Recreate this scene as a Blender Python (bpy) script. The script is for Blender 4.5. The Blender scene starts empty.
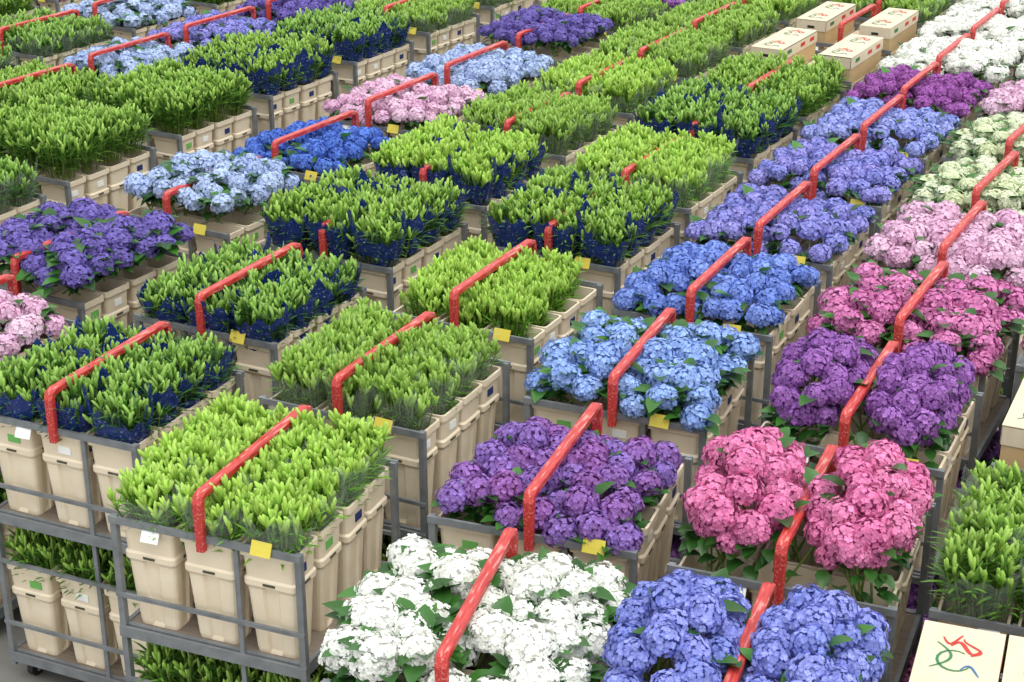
import bpy, math, numpy as np
from mathutils import Vector, Matrix
R=np.random.RandomState
DECK1,DECK2,RAIL,BAR=0.26,1.52,2.36,2.68

# ---------------------------------------------------------------- helpers
def lin(h):
    h=h.lstrip('#'); o=[]
    for i in (0,2,4):
        c=int(h[i:i+2],16)/255; o.append(c/12.92 if c<=.04045 else ((c+.055)/1.055)**2.4)
    return (o[0],o[1],o[2],1)

class MB:
    def __init__(s): s.v=[];s.a=[];s.f=[];s.n=0
    def add(s,V,F,mat=0,A=None,smooth=True):
        V=np.asarray(V,float).reshape(-1,3)
        if A is None: A=np.tile([.5,.5,.5],(len(V),1))
        s.v.append(V); s.a.append(np.asarray(A,float).reshape(-1,3))
        if isinstance(F,np.ndarray): s.f.append((F+s.n,mat,smooth))
        else:
            by={}
            for f in F: by.setdefault(len(f),[]).append(f)
            for k,g in by.items(): s.f.append((np.array(g)+s.n,mat,smooth))
        s.n+=len(V)
    def inst(s,V,F,M,T,mat=0,A=None,smooth=True):
        K=len(T); n=len(V)
        P=np.einsum('kij,nj->kni',M,V)+T[:,None,:]
        FF=(F[None]+(np.arange(K)*n)[:,None,None]).reshape(-1,F.shape[1])
        s.add(P.reshape(-1,3),FF,mat,None if A is None else A.reshape(-1,3),smooth)
    def mesh(s,name,mats):
        V=np.concatenate(s.v);A=np.concatenate(s.a)
        me=bpy.data.meshes.new(name)
        me.vertices.add(len(V)); me.vertices.foreach_set('co',V.astype(np.float32).ravel())
        loops=np.concatenate([f.ravel() for f,_,_ in s.f]); 
        tot=np.concatenate([np.full(len(f),f.shape[1]) for f,_,_ in s.f])
        start=np.concatenate([[0],np.cumsum(tot)[:-1]])
        me.loops.add(len(loops)); me.loops.foreach_set('vertex_index',loops.astype(np.int32))
        me.polygons.add(len(tot)); me.polygons.foreach_set('loop_start',start.astype(np.int32))
        me.polygons.foreach_set('material_index',np.concatenate([np.full(len(f),m) for f,m,_ in s.f]).astype(np.int32))
        me.polygons.foreach_set('use_smooth',np.concatenate([np.full(len(f),sm) for f,_,sm in s.f]))
        me.update(calc_edges=True); me.validate()
        at=me.attributes.new('hv','FLOAT_COLOR','POINT')
        at.data.foreach_set('color',np.concatenate([A,np.ones((len(A),1))],1).astype(np.float32).ravel())
        for m in mats: me.materials.append(m)
        return me
    def box(s,c,d,mat=0,rz=0):
        x,y,z=[q/2 for q in d]
        V=np.array([[a*x,b*y,e*z] for e in(-1,1) for b in(-1,1) for a in(-1,1)])
        if rz: 
            cc,ss=math.cos(rz),math.sin(rz); V=V@np.array([[cc,ss,0],[-ss,cc,0],[0,0,1]])
        F=np.array([[0,2,3,1],[4,5,7,6],[0,1,5,4],[2,6,7,3],[0,4,6,2],[1,3,7,5]])
        s.add(V+np.array(c),F,mat,None,False)

def new_mat(name):
    m=bpy.data.materials.new(name); m.use_nodes=True; nt=m.node_tree
    b=nt.nodes['Principled BSDF']; return m,nt,b
def mixc(nt,f,a,b,bt='MIX'):
    n=nt.nodes.new('ShaderNodeMix'); n.data_type='RGBA'; n.blend_type=bt
    for i,v in ((0,f),(6,a),(7,b)):
        if hasattr(v,'is_output'): nt.links.new(v,n.inputs[i])
        else: n.inputs[i].default_value=v
    return n.outputs[2]
def mth(nt,op,a,b=0.,clamp=False):
    n=nt.nodes.new('ShaderNodeMath'); n.operation=op; n.use_clamp=clamp
    for i,v in ((0,a),(1,b)):
        if hasattr(v,'is_output'): nt.links.new(v,n.inputs[i])
        else: n.inputs[i].default_value=v
    return n.outputs[0]
def hv(nt):
    a=nt.nodes.new('ShaderNodeAttribute'); a.attribute_name='hv'
    s=nt.nodes.new('ShaderNodeSeparateColor'); nt.links.new(a.outputs['Color'],s.inputs[0])
    return s.outputs[0],s.outputs[1],s.outputs[2]
def finish(nt,b,col,trans=0.25):
    nt.links.new(col,b.inputs['Base Color'])
    t=nt.nodes.new('ShaderNodeBsdfTranslucent'); nt.links.new(col,t.inputs[0])
    m=nt.nodes.new('ShaderNodeMixShader'); m.inputs[0].default_value=trans
    nt.links.new(b.outputs[0],m.inputs[1]); nt.links.new(t.outputs[0],m.inputs[2])
    nt.links.new(m.outputs[0],nt.nodes['Material Output'].inputs[0])

PM={}
def petal(name,c1,c2,cen,ca=.5,sat=.98,lo=.76,sp=.46):
    m,nt,b=new_mat(name+'_petal'); r,g,t=hv(nt)
    f=mth(nt,'ADD',mth(nt,'MULTIPLY',r,.75),mth(nt,'MULTIPLY',g,.25),True)
    c=mixc(nt,f,lin(c1),lin(c2))
    inv=mth(nt,'MULTIPLY',mth(nt,'SUBTRACT',1.,t,True),ca,True)
    c=mixc(nt,inv,c,lin(cen))
    hs=nt.nodes.new('ShaderNodeHueSaturation'); nt.links.new(c,hs.inputs['Color'])
    hs.inputs['Saturation'].default_value=sat
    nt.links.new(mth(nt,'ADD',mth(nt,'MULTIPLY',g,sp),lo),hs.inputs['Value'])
    b.inputs['Roughness'].default_value=.65; b.inputs['Specular IOR Level'].default_value=.25
    finish(nt,b,hs.outputs[0],.2); PM[name]=m
petal('white','#f9fbf4','#fefffb','#f0f5e2',.35,1,.92,.08)
petal('purple_mix','#94459a','#7c70c8','#cda4dc',.45)
petal('blue','#7098e2','#92b6f0','#ccdffa',.6)
petal('royal_blue','#5879d2','#7c9ae6','#abc0f4',.5)
petal('violet_blue','#727ed2','#988fdc','#c0c4f2',.5)
petal('periwinkle','#7e90de','#a2acee','#d0d8f6',.45)
petal('indigo_blue','#5f70cc','#8a90e2','#c0ccf8',.6)
petal('pink','#cf5295','#e986b8','#f8bedc',.45)
petal('purple','#80449c','#a66cc0','#ca9ad8',.4)
petal('magenta','#bb4e97','#e085be','#f4bce0',.5)
petal('light_pink','#e2a4ce','#f4d6ea','#fcf0f6',.5,1,.80,.26)
petal('green_white','#e0ecbc','#f8fbec','#d8e6ae',.5,1,.84,.2)
petal('deep_purple','#60509f','#7868bc','#9488d2',.45)
petal('cobalt','#3a60c6','#5886e0','#7ca2ee',.45)
petal('pale_blue','#9cb4e6','#c2d6f6','#e8f0fc',.5,1,.78,.32)
petal('plum','#8a4090','#a55cb2','#c888d0',.4)

def leafmat(name,c1,c2,tip,rough=.45,tr=.25,lo=.65,sp=.65):
    m,nt,b=new_mat(name); r,g,t=hv(nt)
    c=mixc(nt,r,lin(c1),lin(c2)); c=mixc(nt,mth(nt,'MULTIPLY',t,.5),c,lin(tip))
    hs=nt.nodes.new('ShaderNodeHueSaturation'); nt.links.new(c,hs.inputs['Color'])
    nt.links.new(mth(nt,'ADD',mth(nt,'MULTIPLY',g,sp),lo),hs.inputs['Value'])
    b.inputs['Roughness'].default_value=rough
    finish(nt,b,hs.outputs[0],tr); return m
HL=leafmat('hydrangea_leaf','#285222','#437a30','#528a3a',.33)
STEM=leafmat('stem_green','#6d8c3c','#8aa34c','#8aa34c')
LEAF={'lime':leafmat('lily_leaf_lime','#559228','#7ab636','#94c846'),
 'green':leafmat('lily_leaf_green','#487a2c','#669838','#80aa46'),
 'dark':leafmat('lily_leaf_dark','#305c28','#4a8032','#66983c')}
BUD={'lime':leafmat('lily_bud_lime','#98cc44','#b8de58','#d4ee84',.4,.3,.80,.38),
 'green':leafmat('lily_bud_green','#8aba46','#a6d056','#c2e07a',.4,.3,.77,.4),
 'dark':leafmat('lily_bud_dark','#7cb248','#9ecc56','#bede7c',.4,.3,.77,.4)}

STEEL,nt,b=new_mat('galvanised_steel')
n=nt.nodes.new('ShaderNodeTexNoise'); n.inputs['Scale'].default_value=9; n.inputs['Detail'].default_value=6
tc=nt.nodes.new('ShaderNodeTexCoord'); nt.links.new(tc.outputs['Object'],n.inputs[0])
nt.links.new(mixc(nt,n.outputs[0],lin('#606468'),lin('#9ca1a4')),b.inputs['Base Color'])
b.inputs['Metallic'].default_value=.35; b.inputs['Roughness'].default_value=.5
DECKM,nt,b=new_mat('worn_plywood')
tc=nt.nodes.new('ShaderNodeTexCoord'); mp=nt.nodes.new('ShaderNodeMapping'); mp.inputs['Scale'].default_value=(2,14,4)
nt.links.new(tc.outputs['Object'],mp.inputs[0]); n=nt.nodes.new('ShaderNodeTexNoise'); n.inputs['Scale'].default_value=3; n.inputs['Detail'].default_value=8
nt.links.new(mp.outputs[0],n.inputs[0])
nt.links.new(mixc(nt,n.outputs[0],lin('#5a5048'),lin('#9a8c7c')),b.inputs['Base Color']); b.inputs['Roughness'].default_value=.8
RED,nt,b=new_mat('worn_red_paint')
tc=nt.nodes.new('ShaderNodeTexCoord'); mp=nt.nodes.new('ShaderNodeMapping'); mp.inputs['Scale'].default_value=(30,4,30)
nt.links.new(tc.outputs['Object'],mp.inputs[0]); n=nt.nodes.new('ShaderNodeTexNoise'); n.inputs['Scale'].default_value=2.0; n.inputs['Detail'].default_value=8
nt.links.new(mp.outputs[0],n.inputs[0]); rp=nt.nodes.new('ShaderNodeValToRGB'); nt.links.new(n.outputs[0],rp.inputs[0])
e=rp.color_ramp.elements; e[0].position=.35; e[0].color=lin('#ac2e2c'); e[1].position=.56; e[1].color=lin('#c43e3a')
q=rp.color_ramp.elements.new(.66); q.color=lin('#d08a80'); 
nt.links.new(rp.outputs[0],b.inputs['Base Color']); b.inputs['Roughness'].default_value=.4
def plain(name,c,rough=.6,var=None):
    m,nt,b=new_mat(name)
    n=nt.nodes.new('ShaderNodeTexNoise'); n.inputs['Scale'].default_value=5; n.inputs['Detail'].default_value=5
    nt.links.new(mixc(nt,n.outputs[0],lin(c),lin(var or c)),b.inputs['Base Color']); b.inputs['Roughness'].default_value=rough
    return m
BUCK=plain('cream_bucket_plastic','#dccaaa',.45,'#f2e6d0')
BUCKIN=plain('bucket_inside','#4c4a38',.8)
LABG=plain('green_label','#6fb35a'); LABW=plain('white_label','#f4f6f2'); YEL=plain('yellow_card','#d0c03c',.5,'#dece58'); RUBSHADE=plain('black_rubber_hole_shade','#202020'); NAVL=plain('navy_label','#27356a')
CARD=plain('cream_cardboard','#cabb9e',.8,'#dfd4bc'); CARDS=plain('brown_cardboard','#b89a6c',.8,'#cbb084')
PR=plain('red_print','#c2362c');PG=plain('green_print','#2f7a4a');PB=plain('blue_print','#3a6a9a')
NAVY,nt,b=new_mat('navy_printed_film')
n=nt.nodes.new('ShaderNodeTexNoise'); n.inputs['Scale'].default_value=38; n.inputs['Detail'].default_value=3
tc=nt.nodes.new('ShaderNodeTexCoord'); nt.links.new(tc.outputs['Object'],n.inputs[0])
rp=nt.nodes.new('ShaderNodeValToRGB'); nt.links.new(n.outputs[0],rp.inputs[0]); e=rp.color_ramp.elements
e[0].position=.63; e[0].color=lin('#1d3370'); e[1].position=.68; e[1].color=lin('#8fa0c8')
nt.links.new(rp.outputs[0],b.inputs['Base Color']); b.inputs['Roughness'].default_value=.18
bm_=nt.nodes.new('ShaderNodeBump'); bm_.inputs['Strength'].default_value=.8; bm_.inputs['Distance'].default_value=.03
n3=nt.nodes.new('ShaderNodeTexNoise'); n3.inputs['Scale'].default_value=14; nt.links.new(tc.outputs['Object'],n3.inputs[0]); nt.links.new(n3.outputs[0],bm_.inputs['Height']); nt.links.new(bm_.outputs[0],b.inputs['Normal'])
n2=nt.nodes.new('ShaderNodeTexNoise'); n2.inputs['Scale'].default_value=6; nt.links.new(tc.outputs['Object'],n2.inputs[0])
r2=nt.nodes.new('ShaderNodeValToRGB'); nt.links.new(n2.outputs[0],r2.inputs[0]); r2.color_ramp.elements[0].position=.40; r2.color_ramp.elements[1].position=.44
r2.color_ramp.elements[0].color=(.15,.15,.15,1)
nt.links.new(r2.outputs[0],b.inputs['Alpha'])
CLEAR,nt,b=new_mat('clear_cellophane')
b.inputs['Base Color'].default_value=(.85,.92,.9,1); b.inputs['Roughness'].default_value=.12; b.inputs['Alpha'].default_value=.10
b.inputs['Specular IOR Level'].default_value=1

# ---------------------------------------------------------------- templates
def basis(N,rng,spin=True):
    N=N/np.linalg.norm(N,axis=1,keepdims=True)
    up=np.where(np.abs(N[:,2:3])<.9,np.array([[0,0,1.]]),np.array([[1.,0,0]]))
    X=np.cross(up,N); X/=np.linalg.norm(X,axis=1,keepdims=True); Y=np.cross(N,X)
    if spin:
        a=rng.rand(len(N),1)*2*math.pi; X,Y=X*np.cos(a)+Y*np.sin(a),-X*np.sin(a)+Y*np.cos(a)
    return np.stack([X,Y,N],2)
fv=[];ff=[];ft=[]
for k in range(4):
    a=k*math.pi/2; c,s=math.cos(a),math.sin(a)
    pts=[(0.02,0,-.05,0),(.5,-.46,.12,.6),(.93,-.36,.12,1),(.93,.36,.12,1),(.5,.46,.12,.6)]
    o=len(fv)
    for x,y,z,t in pts: fv.append((x*c-y*s,x*s+y*c,z+.07*(k%2))); ft.append(t)
    ff.append([o,o+1,o+2,o+3,o+4])
FLV=np.array(fv);FLF=np.array(ff);FLT=np.array(ft)
def sphere(nu=10,nv=6):
    V=[];F=[]
    for j in range(nv+1):
        th=math.pi*j/nv
        for i in range(nu): V.append((math.sin(th)*math.cos(2*math.pi*i/nu),math.sin(th)*math.sin(2*math.pi*i/nu),math.cos(th)))
    for j in range(nv):
        for i in range(nu): a=j*nu+i;b_=j*nu+(i+1)%nu; F.append((a,a+nu,b_+nu,b_))
    return np.array(V),np.array(F)
SPV,SPF=sphere()
def leaf_t(rows,fold=.18,droop=.25):
    V=[];F=[];T=[]
    for s_,w in rows:
        d=-droop*s_*s_
        V+= [(-w,fold*w+d,s_),(0,d-0.0,s_),(w,fold*w+d,s_)]; T+=[s_]*3
    for i in range(len(rows)-1):
        a=i*3; F+=[(a,a+1,a+4,a+3),(a+1,a+2,a+5,a+4)]
    return np.array(V),np.array(F),np.array(T)
HLV,HLF,HLT=leaf_t([(0,.04),(.2,.24),(.45,.33),(.7,.26),(.88,.12),(1,.01)],.35,.3)
LLV,LLF,LLT=leaf_t([(0,.03),(.3,.08),(.65,.065),(1,.004)],.3,.22)
def spindle(rad,zs,n=5):
    V=[];F=[];T=[]
    for r_,z in zip(rad,zs):
        for i in range(n): V.append((r_*math.cos(2*math.pi*i/n),r_*math.sin(2*math.pi*i/n),z)); T.append(z)
    for j in range(len(zs)-1):
        for i in range(n): F.append((j*n+i,j*n+(i+1)%n,(j+1)*n+(i+1)%n,(j+1)*n+i))
    return np.array(V),np.array(F),np.array(T)
BDV,BDF,BDT=spindle([.05,.12,.145,.11,.01],[0,.25,.55,.85,1])
STV,STF,STT=spindle([1,1],[0,1],4)

def dirs(az,el): return np.stack([np.cos(az)*np.cos(el),np.sin(az)*np.cos(el),np.sin(el)],1)
def leafbasis(D):
    Z=D/np.linalg.norm(D,axis=1,keepdims=True); up=np.array([[0,0,1.]])
    X=np.cross(Z,up+0*Z); nn=np.linalg.norm(X,axis=1,keepdims=True); X=np.where(nn<1e-3,np.array([[1.,0,0]]),X/np.maximum(nn,1e-6)); Y=np.cross(Z,X); 
    Y=np.where(Y[:,2:3]<0,-Y,Y); X=np.cross(Y,Z)
    return np.stack([X,Y,Z],2)
def poisson(n,rng,hx,hy,dmin,f=None):
    P=[];tries=0
    while len(P)<n and tries<n*400:
        tries+=1; p=((rng.rand()*2-1)*hx,(rng.rand()*2-1)*hy)
        if f and not f(p): continue
        if all((p[0]-q[0])**2+(p[1]-q[1])**2>dmin*dmin for q in P): P.append(p)
    return P

def hydrangea_block(name,style,seed,leafy,nflo=150):
    rng=R(seed); mb=MB(); heads=[]
    if style=='full':
        for x,y in poisson(48,rng,.66,.66,.180):
            e=max(abs(x),abs(y))/.66
            z=2.52-.13*e**4+rng.uniform(-.05,.045)-(.05 if abs(x)<.1 else 0)
            heads.append((x,y,z,rng.uniform(.10,.135)))
    elif style=='big':
        for x,y in poisson(38,rng,.66,.66,.20):
            e=max(abs(x),abs(y))/.66
            z=2.51-.11*e**4+rng.uniform(-.05,.045)-(.05 if abs(x)<.1 else 0)
            heads.append((x,y,z,rng.uniform(.11,.15)))
    elif style=='fine':
        for x,y in poisson(62,rng,.65,.66,.160):
            e=max(abs(x),abs(y))/.66
            z=2.53-.13*e**4+rng.uniform(-.04,.04)-(.07 if abs(x)<.1 else 0)
            heads.append((x,y,z,rng.uniform(.088,.112)))
    else:
        for sx in(-1,1):
            el=lambda p:(abs(p[0])/.27)**2.6+(abs(p[1])/.58)**2.6<1
            for x,y in poisson(26,rng,.27,.58,.15,el):
                d=(abs(x)/.32)**2+(abs(y)/.64)**2
                heads.append((sx*.375+x,y,2.80-.22*d+rng.uniform(-.05,.05),rng.uniform(.09,.122)))
            for k in range(13):
                a=k/13*2*math.pi+rng.rand()*.3
                heads.append((sx*.375+.26*math.cos(a),.56*math.sin(a),2.55+rng.uniform(-.07,.05),rng.uniform(.09,.115)))
    H=np.array(heads)
    for x,y,z,r in heads:
        n=int(nflo*(r/.125)**2*1.1); i=np.arange(n)+.5
        zc=1-1.5*i/n; ph=i*2.39996+rng.rand()*6; s=np.sqrt(np.maximum(0,1-zc*zc))
        D=np.stack([s*np.cos(ph),s*np.sin(ph),zc],1)+rng.normal(0,.06,(n,3))
        D/=np.linalg.norm(D,axis=1,keepdims=True)
        q=rng.rand(3)*6
        lump=1+.07*np.sin(D[:,0]*5+q[0])*np.cos(D[:,1]*6+q[1])+.03*np.sin(D[:,2]*9+q[2])
        C=np.array([x,y,z])+D*(r*lump+rng.uniform(-.010,.010,n))[:,None]*np.array([1.03,1.03,.88])
        N=D+rng.normal(0,.21,(n,3)); B=basis(N,rng)*rng.uniform(.019,.026,n)[:,None,None]
        h=rng.rand(); g=rng.rand(n,1)+rng.uniform(-.15,.15,(n,4)); g=np.clip(np.repeat(g,5,1),0,1)
        A=np.stack([np.full((n,20),h),g,np.repeat(FLT[None],n,0)],2)
        mb.inst(FLV,FLF,B,C,0,A,False)
        mb.add(SPV*np.array([1.03,1.03,.87])*r*.88+np.array([x,y,z]),SPF,0,np.tile([h,-.55,1],(len(SPV),1)))  # inner core in darkened petal colour, paints the shaded depth between florets
    K=len(H)
    bx=np.array([-.46,0,.46]);by=np.array([-.525,-.175,.175,.525])
    base=np.stack([bx[np.abs(H[:,0:1]-bx).argmin(1)]+rng.uniform(-.1,.1,K),by[np.abs(H[:,1:2]-by).argmin(1)]+rng.uniform(-.07,.07,K),np.full(K,2.2)],1)
    D=H[:,:3]-base; B=basis(D,rng); ln=np.linalg.norm(D,axis=1)
    B=B*np.stack([np.full(K,.009),np.full(K,.009),ln],1)[:,None,:]
    mb.inst(STV,STF,B,base,2)
    m=int(K*leafy); idx=rng.randint(0,K,m); az=rng.rand(m)*2*math.pi
    el=rng.uniform(0.,.95,m); off=rng.uniform(.05,.11,m)
    T=H[idx,:3]+np.stack([np.cos(az)*off,np.sin(az)*off,rng.uniform(-.09,.0,m)+(.025 if leafy>4 else 0)],1)
    T[:,:2]*=.94
    B=leafbasis(dirs(az,el))*rng.uniform(.13,.21,m)[:,None,None]
    A=np.stack([np.repeat(rng.rand(m,1),len(HLV),1),np.repeat(rng.rand(m,1),len(HLV),1),np.repeat(HLT[None]*.4,m,0)],2)
    mb.inst(HLV,HLF,B,T,1,A)
    m=160 if style!='clump' else 120; t=rng.rand(m)*4; P=[]
    for q in t:
        k=int(q);u=(q-k)*2-1
        P.append([(u*.58,-.58),(.58,u*.58),(-u*.58,.58),(-.58,-u*.58)][k])
    P=np.array(P); az=np.arctan2(P[:,1],P[:,0])+rng.normal(0,.5,m)
    T=np.concatenate([P,rng.uniform(2.30,2.44 if style!='clump' else 2.50,(m,1))],1); B=leafbasis(dirs(az,rng.uniform(-.3,.8,m)))*rng.uniform(.11,.16,m)[:,None,None]
    A=np.stack([np.repeat(rng.rand(m,1)*.6,len(HLV),1),np.repeat(rng.rand(m,1)*.6,len(HLV),1),np.repeat(HLT[None]*.2,m,0)],2)
    mb.inst(HLV,HLF,B,T,1,A)
    return mb.mesh(name,[PM['white'],HL,STEM])

def lily_block(name,seed,nbud,nleaf,budlen,ns=24,ztop=2.62,ls=.8):
    rng=R(seed); mb=MB(); P=[]
    for i in range(ns):
        for j in range(ns):
            P.append(((i+.5)/ns*2-1,(j+.5)/ns*2-1))
    P=np.array(P)*.66+rng.uniform(-.025,.025,(ns*ns,2)); K=len(P)
    bx=np.array([-.46,0,.46]);by=np.array([-.525,-.175,.175,.525])
    cx=bx[np.abs(P[:,0:1]-bx).argmin(1)]; cy=by[np.abs(P[:,1:2]-by).argmin(1)]
    dx=(P[:,0]-cx)/.23; dy=(P[:,1]-cy)/.175
    e=np.maximum(np.abs(dx),np.abs(dy)); edge=(np.max(np.abs(P),1)/.68)
    cellz=rng.uniform(-.035,.035,(3,4)); ci=np.abs(P[:,0:1]-bx).argmin(1); cj=np.abs(P[:,1:2]-by).argmin(1)
    top=np.stack([P[:,0]*1.04-dx*.018+P[:,0]*.05*edge**6,P[:,1]*1.04-dy*.016+P[:,1]*.04*edge**6,ztop+cellz[ci,cj]-.11*np.maximum(0,e)**3-.10*edge**6+rng.uniform(-.06,.05,K)],1)
    top[:,2]-=np.where(np.abs(P[:,0])<.07,.09,0)
    base=np.stack([cx+dx*.15,cy+dy*.11,np.full(K,2.12)],1)
    D=top-base; ln=np.linalg.norm(D,axis=1)
    B=basis(D,rng)*np.stack([np.full(K,.006),np.full(K,.006),ln],1)[:,None,:]
    mb.inst(STV,STF,B,base,2)
    hr=np.clip(rng.rand(K)*.7+.3*rng.rand(3,4)[ci,cj],0,1)
    n=K*nleaf; idx=np.repeat(np.arange(K),nleaf); s=rng.uniform(.25,.88,n)
    T=base[idx]+D[idx]*s[:,None]; az=rng.rand(n)*2*math.pi
    out=np.arctan2(P[idx,1],P[idx,0]); ed=(edge[idx]>.86)&(rng.rand(n)<.5); az=np.where(ed,out+rng.normal(0,.8,n),az)
    el=rng.uniform(.5,1.4,n)*(.6+.4*s)+.05; el=np.where(ed,el-.2,el)
    B=leafbasis(dirs(az,el))*(rng.uniform(.12,.2,n)*ls)[:,None,None]
    A=np.stack([np.repeat(hr[idx][:,None],len(LLV),1),np.repeat(rng.rand(n,1),len(LLV),1),np.repeat(LLT[None],n,0)],2)
    mb.inst(LLV,LLF,B,T,0,A)
    n=K*nbud; idx=np.repeat(np.arange(K),nbud); az=rng.rand(n)*2*math.pi; el=rng.uniform(.85,1.5,n)
    T=base[idx]+D[idx]*rng.uniform(.86,1.03,n)[:,None]
    B=leafbasis(dirs(az,el))*(rng.uniform(.65,1.2,n)*budlen)[:,None,None]
    A=np.stack([np.repeat(hr[idx][:,None],len(BDV),1),np.repeat(rng.rand(n,1),len(BDV),1),np.repeat(BDT[None],n,0)],2)
    mb.inst(BDV,BDF,B,T,1,A)
    return mb.mesh(name,[LEAF['lime'],BUD['lime'],STEM])

def sleeve_block(name,seed,mat,ztop,flap=.0):
    rng=R(seed); mb=MB(); n=48
    for cx in(-.46,0,.46):
        for cy in(-.525,-.175,.175,.525):
            V=[]; ph=rng.rand(6)*6; rows=6; corner=rng.uniform(-.3,1,4)*flap; tilt=rng.uniform(-.03,.03)
            for j in range(rows):
                s=j/(rows-1)
                for i in range(n):
                    a=2*math.pi*i/n; c,q=math.cos(a),math.sin(a)
                    k=(abs(c)**3+abs(q)**3)**(-1/3)
                    cf=max(0,abs(math.sin(2*a)))**6*corner[int(a/(math.pi/2))%4]
                    rim=ztop+tilt+.04*math.sin(2*a+ph[0])+.035*math.sin(5*a+ph[1])+.03*math.sin(11*a+ph[2])+cf
                    f=1+.03*s*math.sin(9*a+ph[3])+.02*s*math.sin(15*a+ph[4])
                    V.append((cx*(1+.05*s)+c*k*(.185+.060*s)*f,cy*(1+.05*s)+q*k*(.14+.055*s)*f,2.20+(rim-2.20)*s))
            F=[(j*n+i,j*n+(i+1)%n,(j+1)*n+(i+1)%n,(j+1)*n+i) for j in range(rows-1) for i in range(n)]
            mb.add(V,np.array(F))
    return mb.mesh(name,[mat])

def ringpts(hx,hy,r=.035,groove=.0):
    P=[]
    for (sx,sy,a0) in ((1,1,0),(-1,1,90),(-1,-1,180),(1,-1,270)):
        for k in range(4):
            a=math.radians(a0+k*30); P.append((sx*(hx-r)+r*math.cos(a),sy*(hy-r)+r*math.sin(a)))
        if a0==0: P+=[(hx*.35,hy),(hx*.25,hy-groove),(-hx*.25,hy-groove),(-hx*.35,hy)]
        if a0==90: P+=[(-hx,hy*.35),(-hx+groove,hy*.25),(-hx+groove,-hy*.25),(-hx,-hy*.35)]
        if a0==180: P+=[(-hx*.35,-hy),(-hx*.25,-hy+groove),(hx*.25,-hy+groove),(hx*.35,-hy)]
        if a0==270: P+=[(hx,-hy*.35),(hx-groove,-hy*.25),(hx-groove,hy*.25),(hx,hy*.35)]
    return P
def bucket_set(seed=5):
    mb=MB(); rng=R(seed)
    sec=[(.0,.148,.105,0),(.03,.152,.11,.018),(.50,.180,.135,.022),(.53,.197,.151,0),(.57,.197,.151,0),(.585,.184,.139,.0),(.74,.192,.147,0),(.75,.212,.163,0),(.80,.212,.163,0),(.80,.194,.147,0),(.62,.18,.135,0)]
    for cx in(-.46,0,.46):
        for cy in(-.525,-.175,.175,.525):
            V=[];n=32; jx,jy=rng.uniform(-.008,.008,2)
            for z,hx,hy,g in sec:
                for x,y in ringpts(hx,hy,.035,g): V.append((cx+jx+x,cy+jy+y,z))
            F=[(j*n+i,j*n+(i+1)%n,(j+1)*n+(i+1)%n,(j+1)*n+i) for j in range(len(sec)-1) for i in range(n)]
            mb.add(V,np.array(F),0,None,False)
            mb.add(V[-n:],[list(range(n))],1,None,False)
            mb.add(V[:n],[list(range(n))[::-1]],0,None,False)
            for s in (-1,1):
                if rng.rand()<.6: mb.box((cx+jx+rng.uniform(-.07,.07),cy+jy+s*.1465,.65),(.11,.006,.06),rng.choice([2,3,3,4]))
                if rng.rand()<.6: mb.box((cx+jx+s*.1915,cy+jy+rng.uniform(-.04,.04),.66),(.006,.09,.06),rng.choice([2,3,3,4]))
                mb.box((cx+jx,cy+jy+s*.1525,.55),(.09,.004,.018),1); mb.box((cx+jx+s*.1985,cy+jy,.55),(.004,.08,.018),1)
    return mb.mesh('bucket_set',[BUCK,BUCKIN,LABG,LABW,NAVL])
EY=.69
def frame_mesh():
    mb=MB()
    for z in(DECK1,DECK2):
        mb.box((0,0,z-.02),(1.36,1.34,.04),1)
        for s in(-1,1):
            mb.box((0,s*.675,z-.035),(1.40,.03,.09),0); mb.box((s*.69,0,z-.035),(.03,1.34,.09),0)
    for sy in(-1,1):
        for x in(-.69,.69): mb.box((x,sy*EY,(RAIL+.14)/2),(.045,.045,RAIL-.14),0)
        mb.box((sy*-.23,sy*EY,(RAIL+.25)/2),(.035,.025,RAIL-.25),0)
        for z,h in((RAIL-.02,.05),(DECK2+.25,.03),(DECK2-.04,.08),(DECK2-.42,.03),(DECK1+.28,.03),(DECK1-.04,.08)):
            mb.box((0,sy*(EY+.022),z),(1.43,.022,h),0)
    for x in(-.58,.58):
        for y in(-.58,.58):
            V,F,_=spindle([.0,.08,.08,.0],[-.03,-.025,.025,.03],16); V=V[:,[2,0,1]]
            mb.add(V+np.array([x,y,.08]),F,2,None,False)
            mb.box((x-.05,y,.14),(.012,.07,.16),0);mb.box((x+.05,y,.14),(.012,.07,.16),0);mb.box((x,y,.20),(.14,.14,.02),0)
    return mb.mesh('trolley_frame',[STEEL,DECKM,RUBSHADE])
def bar_mesh():
    mb=MB(); e=EY+.045; path=[(-e,RAIL-.10),(-e,BAR-.07),(-e+.015,BAR-.035),(-e+.05,BAR-.022),(e-.05,BAR-.022),(e-.015,BAR-.035),(e,BAR-.07),(e,RAIL-.10)]
    n=len(path);V=[];th=.022
    for i,(y,z) in enumerate(path):
        a=path[max(i-1,0)];c=path[min(i+1,n-1)]; t=np.array([c[0]-a[0],c[1]-a[1]]);t/=np.linalg.norm(t); nr=np.array([-t[1],t[0]])
        hw=.030 if i in(0,n-1) else .036
        for sx,sn in((-1,-1),(1,-1),(1,.7),(.8,1),(-.8,1),(-1,.7)): V.append((sx*hw,y+nr[0]*sn*th,z+nr[1]*sn*th))
    F=[(j*6+i,j*6+(i+1)%6,(j+1)*6+(i+1)%6,(j+1)*6+i) for j in range(n-1) for i in range(6)]
    mb.add(V,np.array(F),0,None,False); mb.add(V[:6],[[5,4,3,2,1,0]],0,None,False); mb.add(V[-6:],[[0,1,2,3,4,5]],0,None,False)
    return mb.mesh('red_bar',[RED])
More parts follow.
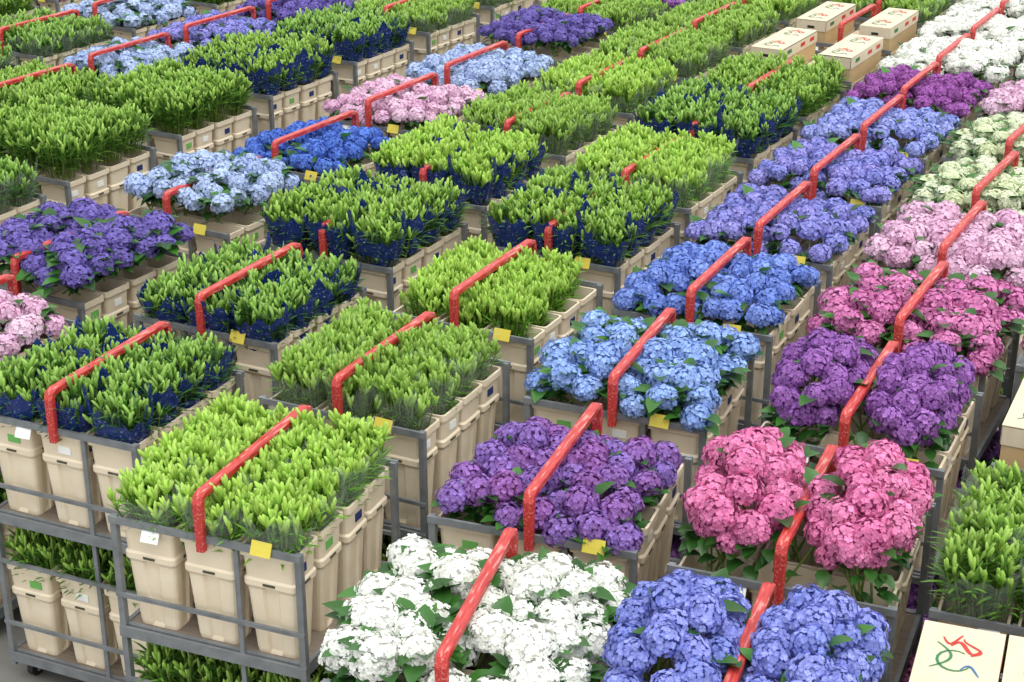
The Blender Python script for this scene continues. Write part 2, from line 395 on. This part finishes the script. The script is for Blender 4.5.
def card_mesh(m,nm,w,h):
    mb=MB()
    V=np.array([(-w,-.0,0),(w,0,0),(w,.04,h),(-w,.04,h)])
    V2=V+np.array([0,.006,-.003]); mb.add(np.concatenate([V,V2]),np.array([[0,1,2,3],[7,6,5,4],[0,4,5,1],[2,6,7,3],[1,5,6,2],[0,3,7,4]]),0,None,False)
    return mb.mesh(nm,[m])

HB={'full':[hydrangea_block('hyd_full_a','full',1,2.6),hydrangea_block('hyd_full_b','full',2,2.6)],
    'leafy':[hydrangea_block('hyd_leafy_a','full',3,7),hydrangea_block('hyd_leafy_b','full',4,7)],
    'vleafy':[hydrangea_block('hyd_vleafy','full',10,12)],
    'big':[hydrangea_block('hyd_big','big',9,11)],
    'fine':[hydrangea_block('hyd_fine_a','fine',5,1.5),hydrangea_block('hyd_fine_b','fine',8,1.5)],
    'clump':[hydrangea_block('hyd_clump_a','clump',6,.8),hydrangea_block('hyd_clump_b','clump',7,.8)]}
LB={'bud':[lily_block('lily_bud_a',11,6,7,.105),lily_block('lily_bud_b',12,6,7,.105)],
    'leaf':[lily_block('lily_leaf_a',13,3,11,.098,22,ls=.92),lily_block('lily_leaf_b',14,3,11,.098,22,ls=.92)]}
SLN=sleeve_block('sleeve_navy',21,NAVY,2.54,.17); SLC=sleeve_block('sleeve_clear',22,CLEAR,2.55,.08)
BKS=[bucket_set(5),bucket_set(6),bucket_set(7)]; FR=frame_mesh(); BR=bar_mesh(); YC=card_mesh(YEL,'yellow_card',.075,.09); WC=card_mesh(LABW,'white_card',.065,.08)

COL=bpy.context.scene.collection
def child(name,me,par,loc=(0,0,0),rz=0,mats=None,sc=None):
    o=bpy.data.objects.new(name,me); COL.objects.link(o); o.parent=par; o.location=loc; o.rotation_euler=(0,0,rz)
    if sc: o.scale=sc
    if mats:
        for i,m in enumerate(mats):
            o.material_slots[i].link='OBJECT'; o.material_slots[i].material=m
    return o
def carton_mesh():
    mb=MB(); w,l,h=.44,1.32,.37
    mb.box((0,0,h/2),(w-.02,l-.02,h),1); 
    mb.box((0,0,h-.0),(w,l,.012),0)
    for s in(-1,1):
        mb.box((s*(w/2-.004),0,h-.07),(.008,l,.15),0); mb.box((0,s*(l/2-.004),h-.07),(w,.008,.15),0)
        mb.box((0,s*(l/2+.001),h-.09),(.1,.004,.035),5)  # dark strip painted for the shade inside the hand hole
        for yy in(-.4,.1,.45): mb.box((s*(w/2+.001),yy,h-.07),(.004,.16,.05),3 if yy<0 else 2)
    def ribbon(pts,wd,m):
        V=[];z=h+.009
        for i,(x,y) in enumerate(pts):
            a=pts[max(i-1,0)];c=pts[min(i+1,len(pts)-1)];t=np.array([c[0]-a[0],c[1]-a[1]]);t/=np.linalg.norm(t)+1e-9
            ww=wd*(.35+.65*math.sin(math.pi*(i+.5)/len(pts)))
            V+= [(x-t[1]*ww,y+t[0]*ww,z),(x+t[1]*ww,y-t[0]*ww,z)]
        mb.add(V,np.array([(2*i,2*i+1,2*i+3,2*i+2) for i in range(len(pts)-1)]),m,None,False)
    for oy in(-.4,.32):
        T=np.linspace(0,1,14)
        ribbon([(-.14+.1*math.sin(3*t),oy-.12+.26*t) for t in T],.008,3)
        ribbon([(-.02+.09*math.cos(5*t+1),oy-.02+.10*math.sin(5*t+1)) for t in T],.008,3)
        ribbon([(-.05+.15*t,oy+.12+.05*math.sin(6*t)) for t in T],.012,2)
        ribbon([(-.1+.1*t,oy+.2-.06*math.sin(4*t)) for t in T],.009,2)
        ribbon([(.06+.05*math.sin(5*t),oy+.05+.16*t) for t in T],.008,2)
        ribbon([(.02+.1*t,oy-.1+.05*math.sin(4*t)) for t in T],.008,4)
    return mb.mesh('carton',[CARD,CARDS,PR,PG,PB,RUBSHADE])
CT=carton_mesh()

cnt=[0]
def trolley(x,y,ang,kind,style=None,low=('lily','green'),bar=True,dz=0,sc=1.):
    cnt[0]+=1; k=cnt[0]; rng=R(100+k)
    nm={'hyd':'trolley_of_%s_hydrangeas'%style[0],'lily':'trolley_of_lily_bunches','box':'trolley_of_flower_cartons'}[kind]
    p=bpy.data.objects.new(nm,None); COL.objects.link(p); p.empty_display_size=.3
    p.location=(x,y,0); p.rotation_euler=(0,0,-math.radians(ang))
    child('frame',FR,p)
    if bar: child('red_bar',BR,p)
    if kind!='box': child('upper_buckets',BKS[k%3],p,(0,0,DECK2))
    child('lower_buckets',BKS[(k+1)%3],p,(0,0,DECK1))
    if rng.rand()<.75: child('yellow_card',YC,p,(.42+rng.uniform(-.08,.06),-EY-.06,RAIL-.04),rng.uniform(-.1,.1))
    if rng.rand()<.5: child('white_card',WC,p,(-.30+rng.uniform(-.2,.06),-EY-.06,RAIL-.12),rng.uniform(-.1,.1))
    rz=math.pi if rng.rand()<.5 else 0
    S=(sc,sc,1) 
    if kind=='hyd':
        b=HB[style[1]]; me=b[k%len(b)]
        child('hydrangea_heads',me,p,(0,0,dz),rz,[PM[style[0]],HL,STEM],S)
    elif kind=='lily':
        tone,blk,slv=style; b=LB[blk]
        child('lily_stems',b[k%2],p,(0,0,dz),rz,[LEAF[tone],BUD[tone],STEM],S)
        if slv=='navy': child('navy_sleeves',SLN,p,(0,0,dz),rz,None,S)
        if slv=='clear': child('clear_sleeves',SLC,p,(0,0,dz),rz,None,S)
    else:
        for i,cx in enumerate((-.46,0,.46)):
            for l in range(3 if (i!=1 or x<4) else 2): child('carton_%d_%d'%(i,l),CT,p,(cx,rng.uniform(-.01,.01),DECK2+l*.38),rng.uniform(-.01,.01)+math.pi*(i%2))
    zl=DECK1-DECK2
    if low[0]=='lily': child('lower_lily_stems',LB['leaf'][k%2],p,(0,0,zl-.04),0,[LEAF[low[1]],BUD[low[1]],STEM],(.96,.96,.999))
    else: child('lower_hydrangea_heads',HB['full'][k%2],p,(0,0,zl-.02),0,[PM[low[1]],HL,STEM])
    return p

H='hyd';Lq='lily'
lime=('lime','bud','clear');grn=('green','bud','clear');nav=('dark','leaf','navy');navg=('green','leaf','navy');grl=('green','leaf',None);drk=('dark','leaf','clear')
lm=('hyd','magenta');lp=('hyd','purple'); G=('lily','green')
data=[ # x,y,angle,kind,style,lower,dz,scale
(-.19,8.46,15,H,('white','big'),G,0,1.04),(.36,10.29,20,H,('purple_mix','full'),G,0,.93),(1.02,12.11,22,H,('blue','leafy'),lp,.05,1.0),(1.81,13.85,26,H,('royal_blue','fine'),lp,.05,.97),
(2.61,15.51,27,H,('violet_blue','fine'),G,.03,1),(3.41,17.2,28,H,('violet_blue','fine'),G,.03,1),(4.23,18.85,28,H,('periwinkle','fine'),G,.03,1),(5.01,20.45,28,H,('plum','fine'),G,.03,1),
(5.80,22.05,28,H,('white','full'),G,.05,1.03),(6.65,23.7,28,H,('white','full'),G,.05,1.03),(7.5,25.4,28,H,('white','full'),G,.05,1.03),
(1.255,7.83,19,H,('indigo_blue','clump'),lm,.02,1),(1.90,9.63,22,H,('pink','clump'),lm,.05,1),(2.65,11.44,25,H,('purple','clump'),lp,0,.95),(3.43,13.22,27,H,('magenta','leafy'),lp,.03,1.05),
(4.18,14.9,28,H,('light_pink','full'),G,.05,1.03),(4.92,16.55,30,H,('green_white','vleafy'),G,0,1),(5.7,18.25,30,H,('green_white','vleafy'),G,0,1),(6.5,19.95,30,H,('light_pink','full'),G,0,1),(7.35,21.6,29,H,('white','leafy'),G,0,1),(8.25,23.3,29,H,('light_pink','leafy'),G,0,1),
(-1.73,10.26,22,Lq,lime,G,.01,1.0),(-.97,12.05,26,Lq,grn,G,.02,.93),(-.15,13.79,27,Lq,('lime','bud',None),G,-.03,.85),(.68,15.45,28,Lq,navg,G,.13,1),(1.5,17.14,29,Lq,lime,G,.07,.95),(2.35,18.85,29,Lq,nav,G,.14,1.05),(3.2,20.55,29,Lq,grl,G,.08,1.05),(4.05,22.25,29,'box',None,G,0,1),(4.9,23.95,29,'box',None,G,0,1),(5.75,25.6,29,Lq,grn,G,0,1),
(-3.05,11.83,24,Lq,nav,G,.03,.97),(-2.25,13.70,27,Lq,nav,G,0,1),(-1.4,15.45,28,Lq,navg,G,.15,1.03),(-.55,17.22,29,Lq,('lime','bud','navy'),G,.12,.97),(.31,18.97,30,Lq,grn,G,.06,.95),(1.17,20.7,30,Lq,lime,G,.04,.95),(2.04,22.4,30,Lq,grn,G,.04,1),(2.9,24.1,30,Lq,grn,G,0,1),(3.8,25.8,30,Lq,lime,G,0,1),
(-4.6,12.9,27,H,('light_pink','leafy'),G,.02,.95),(-4.0,14.6,29,H,('deep_purple','leafy'),G,.16,1.05),(-3.0,16.4,30,H,('pale_blue','leafy'),G,.16,.9),(-2.16,18.16,31,H,('cobalt','fine'),G,0,.92),(-1.31,19.90,30,H,('light_pink','fine'),G,.03,1),(-.45,21.61,30,H,('pale_blue','full'),G,.03,1),(.45,23.3,30,H,('deep_purple','fine'),G,.17,.97),(1.35,25.0,30,Lq,grn,G,0,1),
(-5.75,16.35,29,Lq,drk,G,.1,1),(-4.95,18.05,29,Lq,grl,G,.20,1),(-4.07,19.8,30,Lq,grl,G,.16,1.02),(-3.25,21.55,30,Lq,navg,G,.14,1.02),(-2.35,23.3,30,Lq,nav,G,.1,1),(-1.45,25.05,30,Lq,grn,G,0,1),
(-5.9,20.4,31,Lq,grl,G,0,1),(-5.03,22.12,31,H,('pale_blue','leafy'),G,0,.95),(-4.11,23.81,31,H,('violet_blue','fine'),G,0,1),(-3.2,25.5,31,H,('deep_purple','fine'),G,0,1),
(-7.5,21.9,31,Lq,drk,G,0,1),(-6.6,23.6,31,Lq,drk,G,0,1),(-5.7,25.3,31,H,('pale_blue','leafy'),G,0,1),
(2.25,26.7,30,H,('purple','fine'),G,0,1),(-.55,26.8,30,Lq,grn,G,0,1),(-2.3,27.2,31,Lq,drk,G,0,1),(-4.8,27.0,31,Lq,grl,G,0,1),(4.7,27.5,30,Lq,grl,G,0,1),(-8.2,25.6,31,Lq,grl,G,0,1),(-7.3,27.3,31,H,('pink','fine'),G,0,1),(.35,28.5,30,H,('blue','fine'),G,0,1),(6.6,27.3,29,Lq,grl,G,0,1),(3.1,28.4,30,H,('cobalt','fine'),G,0,1),(-1.4,28.9,31,H,('pink','fine'),G,0,1),
(2.72,7.28,20,'box',None,G,0,1),(3.42,9.1,22,Lq,('green','leaf','clear'),G,.12,1),(4.3,10.95,25,'box',None,G,0,1),(4.95,12.65,26,H,('magenta','leafy'),G,0,1),
]
hidebar={(-4.95,18.05),(-4.07,19.8),(-3.25,21.55),(-2.35,23.3),(4.05,22.25),(2.72,7.28),(4.3,10.95)}
for d in data:
    trolley(d[0],d[1],d[2],d[3],d[4] or ('x','x'),d[5],(d[0],d[1]) not in hidebar,d[6],d[7])

mb=MB(); mb.add([(-30,-5,0),(30,-5,0),(30,60,0),(-30,60,0)],np.array([[0,1,2,3]]),0,None,False)
FL,nt,b=new_mat('concrete'); n=nt.nodes.new('ShaderNodeTexNoise'); n.inputs['Scale'].default_value=3; n.inputs['Detail'].default_value=8
tc=nt.nodes.new('ShaderNodeTexCoord'); nt.links.new(tc.outputs['Object'],n.inputs[0])
nt.links.new(mixc(nt,n.outputs[0],lin('#66645f'),lin('#8c8a84')),b.inputs['Base Color']); b.inputs['Roughness'].default_value=.7
fo=bpy.data.objects.new('floor',mb.mesh('floor',[FL])); COL.objects.link(fo)

w=bpy.data.worlds.new('World'); bpy.context.scene.world=w; w.use_nodes=True
w.node_tree.nodes['Background'].inputs[0].default_value=(.97,.985,1,1); w.node_tree.nodes['Background'].inputs[1].default_value=1.2
sd=bpy.data.lights.new('skylight_sun','SUN'); sd.energy=2.3; sd.angle=math.radians(55); sd.color=(1,.98,.95)
so=bpy.data.objects.new('skylight_sun',sd); COL.objects.link(so); so.rotation_euler=(math.radians(18),math.radians(14),0); so.location=(0,10,15)
cd=bpy.data.cameras.new('camera'); cd.sensor_width=36; cd.lens=1700/1024*36; cd.clip_end=200
co=bpy.data.objects.new('camera',cd); COL.objects.link(co); co.location=(0,0,BAR+5.12); co.rotation_euler=(math.radians(67),0,0)
bpy.context.scene.camera=co
bpy.context.scene.view_settings.view_transform='Standard'
